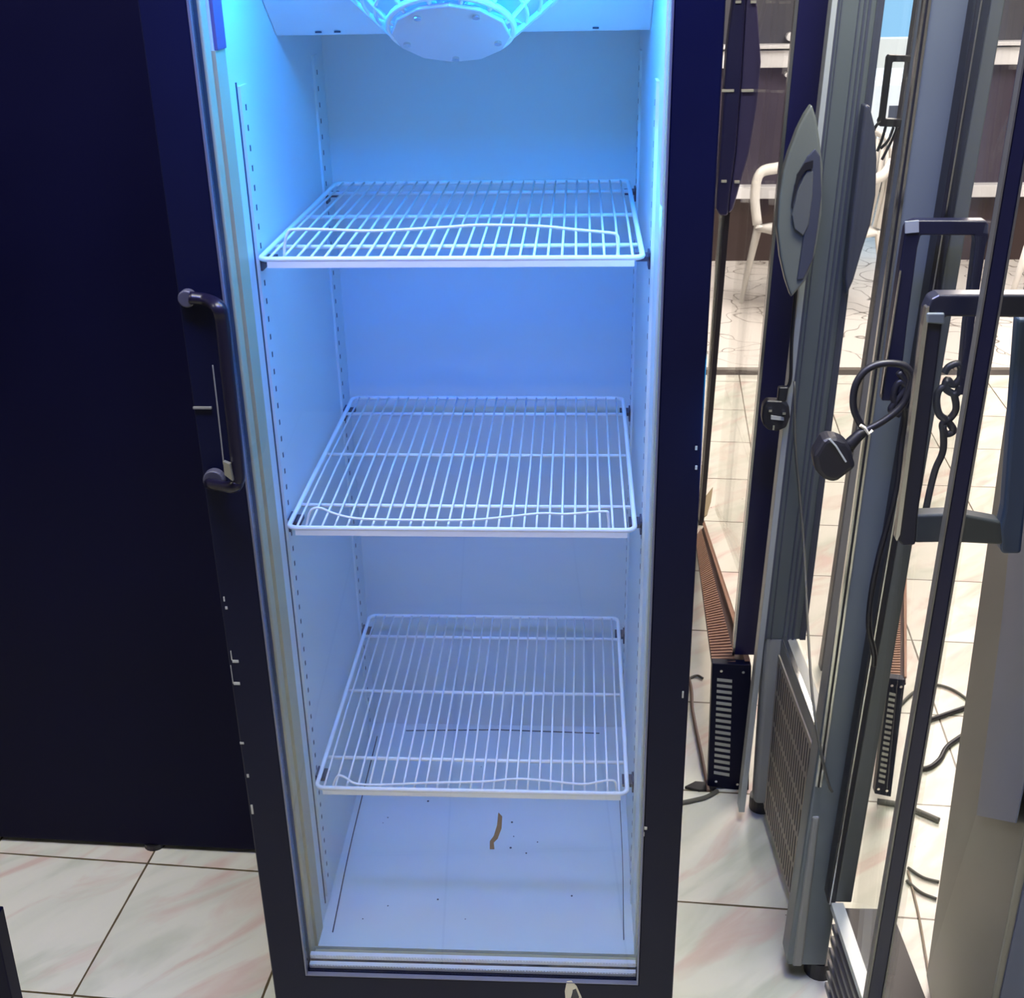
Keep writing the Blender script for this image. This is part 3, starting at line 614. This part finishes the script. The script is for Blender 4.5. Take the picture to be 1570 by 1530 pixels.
# wall plug hanging on the dark post
pg = thing('hanging_plug', 'small black plug with three silver pins hanging on the dark blue post', 'plug', tuple(aty((1187, 630), .645)))
pb2 = part('plug_body', outline(B(), [(1168, 640), (1170, 622), (1176, 614), (1200, 615), (1210, 622), (1212, 640), (1206, 656), (1192, 662), (1178, 660), (1170, 652)], .630, .02), rubber, pg, bev=.004)
for a, b, c2, d2 in ((1178, 626, 5, 4), (1199, 630, 5, 4), (1184, 650, 3, 8)):
    p = aty((a, b), .627); s = .00105; part('pin', box(B(), p.x, p.x + c2 * s, .620, .631, p.z - d2 * s, p.z), silver, pb2)
part('strain_relief', outline(B(), [(1194, 594), (1210, 594), (1206, 616), (1192, 616)], .632, .012), rubber, pg, bev=.003)
part('label_plate', outline(B(), [(1182, 637), (1202, 640), (1202, 645), (1182, 643)], .628, .003), slotm, pb2)
part('cord', tube(B(), spline([aty(q, .640) for q in [(1205, 598), (1212, 580), (1214, 520), (1222, 430), (1230, 380)]], 6), .003, 8), rubber, pg, smooth=True)
# cords and litter on the floor
def floorcord(px, r, m, label, lift=0):
    P = [atz(q, r + .001 + lift) for q in px]; o = link('floor_cable', tube(B(), spline(P, 8), r, 8), m, None, True); tag(o, label, 'cable', 'loose cables on the floor'); return o
floorcord([(1020, 960), (1056, 1040), (1062, 1090), (1074, 1150), (1086, 1212)], .004, mat('brown_cord', (0.16, 0.10, 0.08), .5), 'brown cable on the tiles beside the black frame edge')
floorcord([(1040, 1050), (1066, 1036), (1078, 1040)], .003, greycord, 'short grey cable end near the glowing fridge')
floorcord([(1035, 1232), (1058, 1228), (1082, 1222), (1100, 1212)], .0045, greycord, 'grey cable curving out under the vented end unit')
floorcord([(1370, 1092), (1400, 1062), (1430, 1050), (1462, 1058), (1500, 1085)], .0035, greycord, 'arched grey cable behind the navy post')
floorcord([(1395, 1112), (1430, 1102), (1465, 1090), (1500, 1078)], .0055, rubber, 'dark cable running right behind the navy post, above the curved one')
floorcord([(1390, 1175), (1420, 1178), (1440, 1165), (1452, 1145), (1475, 1128)], .0055, rubber, 'dark curved cable bending up right behind the navy post')
floorcord([(1345, 1228), (1380, 1234), (1410, 1245), (1440, 1258)], .006, greycord, 'grey cable lying below the reflected vented unit')
floorcord([(1392, 1330), (1415, 1345), (1440, 1352)], .003, greycord, 'upper one of the thin cables low beside the steel cabinet')
floorcord([(1390, 1350), (1412, 1368), (1436, 1378)], .003, greycord, 'lower one of the thin cables low beside the steel cabinet')
floorcord([(1392, 1335), (1408, 1400), (1420, 1470), (1430, 1530)], .0022, mat('tan_cord', (0.30, 0.24, 0.18), .5), 'thin tan cable running towards the viewer at bottom right')
bm = B(); P = [atz(q, .001) for q in [(1050, 1209), (1066, 1201), (1092, 1203), (1098, 1212), (1072, 1214)]]; extr(bm, P, (0, 0, .006))
tag(link('flat_scrap', bm, rubber), 'flat black scrap on the floor under the vented end unit', 'scrap')
bm = B(); P = [atz(q, .001) for q in [(1082, 762), (1093, 748), (1090, 770), (1084, 790), (1078, 795)]]; extr(bm, P, (0, 0, .004))
tag(link('leaf_scrap', bm, mat('dry_leaf', (0.25, 0.2, 0.12), .8)), 'small dry scrap on the tiles near the far post', 'scrap')

# ------------------------------------------------------------ white plastic chairs
def chair(x, y, rz, label):
    t = thing('plastic_chair', label, 'chair', (x, y, 0), 'white plastic chairs'); t.rotation_euler = (0, 0, rz)
    def lp(n, bm, **k): return link(n, bm, plasticw, t, True, **k)
    bm = B()   # seat: rounded dished grid
    n = 10; g = [[None] * (n + 1) for _ in range(n + 1)]
    for i in range(n + 1):
        for j in range(n + 1):
            u, v = i / n * 2 - 1, j / n * 2 - 1
            xx = u * .22 * (1 - .06 * v * v); yy = v * .21
            zz = .40 - .018 * (1 - u * u) * (1 - v * v) - (.03 * max(0, -v - .8) * 5 * .5) - .012 * (abs(u) ** 6)
            g[i][j] = bm.verts.new((xx, yy, zz))
    for i in range(n):
        for j in range(n): bm.faces.new((g[i][j], g[i + 1][j], g[i + 1][j + 1], g[i][j + 1]))
    s = lp('seat', bm); md = s.modifiers.new('solid', 'SOLIDIFY'); md.thickness = .02
    for sx in (-1, 1):
        for sy in (-1, 1):
            lp('leg', tube(B(), [(sx * .205, sy * .19, .39), (sx * .225, sy * .215, .2), (sx * .24, sy * .24, 0)], [.026, .02, .014], 8, sq=.6))
        lp('armrest', tube(B(), spline([(sx * .215, -.19, .39), (sx * .235, -.20, .52), (sx * .245, -.17, .625), (sx * .25, -.05, .64), (sx * .245, .12, .65), (sx * .21, .215, .70)], 5), .018, 8, sq=1.5))
    bm = B(); m2 = 9
    for k in range(m2):
        a = -1 + 2 * k / (m2 - 1); tube(bm, [(a * .17, .20, .40), (a * .185, .235 - .02 * abs(a), .60), (a * .17, .265 - .03 * abs(a), .80 - .04 * a * a)], .011, 6, sq=1.4)
    tube(bm, spline([(-.20, .20, .40), (-.215, .22, .62), (-.18, .24, .77), (0, .265, .82), (.18, .24, .77), (.215, .22, .62), (.20, .20, .40)], 5), .018, 8)
    lp('backrest', bm)
    return t
chair(1.59, 4.47, math.radians(-58), 'white plastic armchair in the gap left of the dark blue post')
chair(2.88, 4.42, math.radians(-58), 'reflection of the white plastic armchair, built solid, cut off by the right edge of the photo')  # reflected chair, built as a solid object
# small bright fitting on the back wall
t = thing('wall_fitting', 'small white fitting above the upper white ledge in the gap', 'fitting', tuple(aty((1211, 56), YB)))
p = aty((1211, 56), YB); part('body', disc(B(), (p.x, YB - .03, p.z), (0, 1, 0), .022, .05, 8), ledgew, t)
t = thing('wall_fitting', 'small white dot-like fitting below the upper white ledge in the gap', 'fitting', tuple(aty((1206, 114), YB)))
p = aty((1206, 114), YB); part('body', disc(B(), (p.x, YB - .03, p.z), (0, 1, 0), .013, .05, 8), ledgew, t)
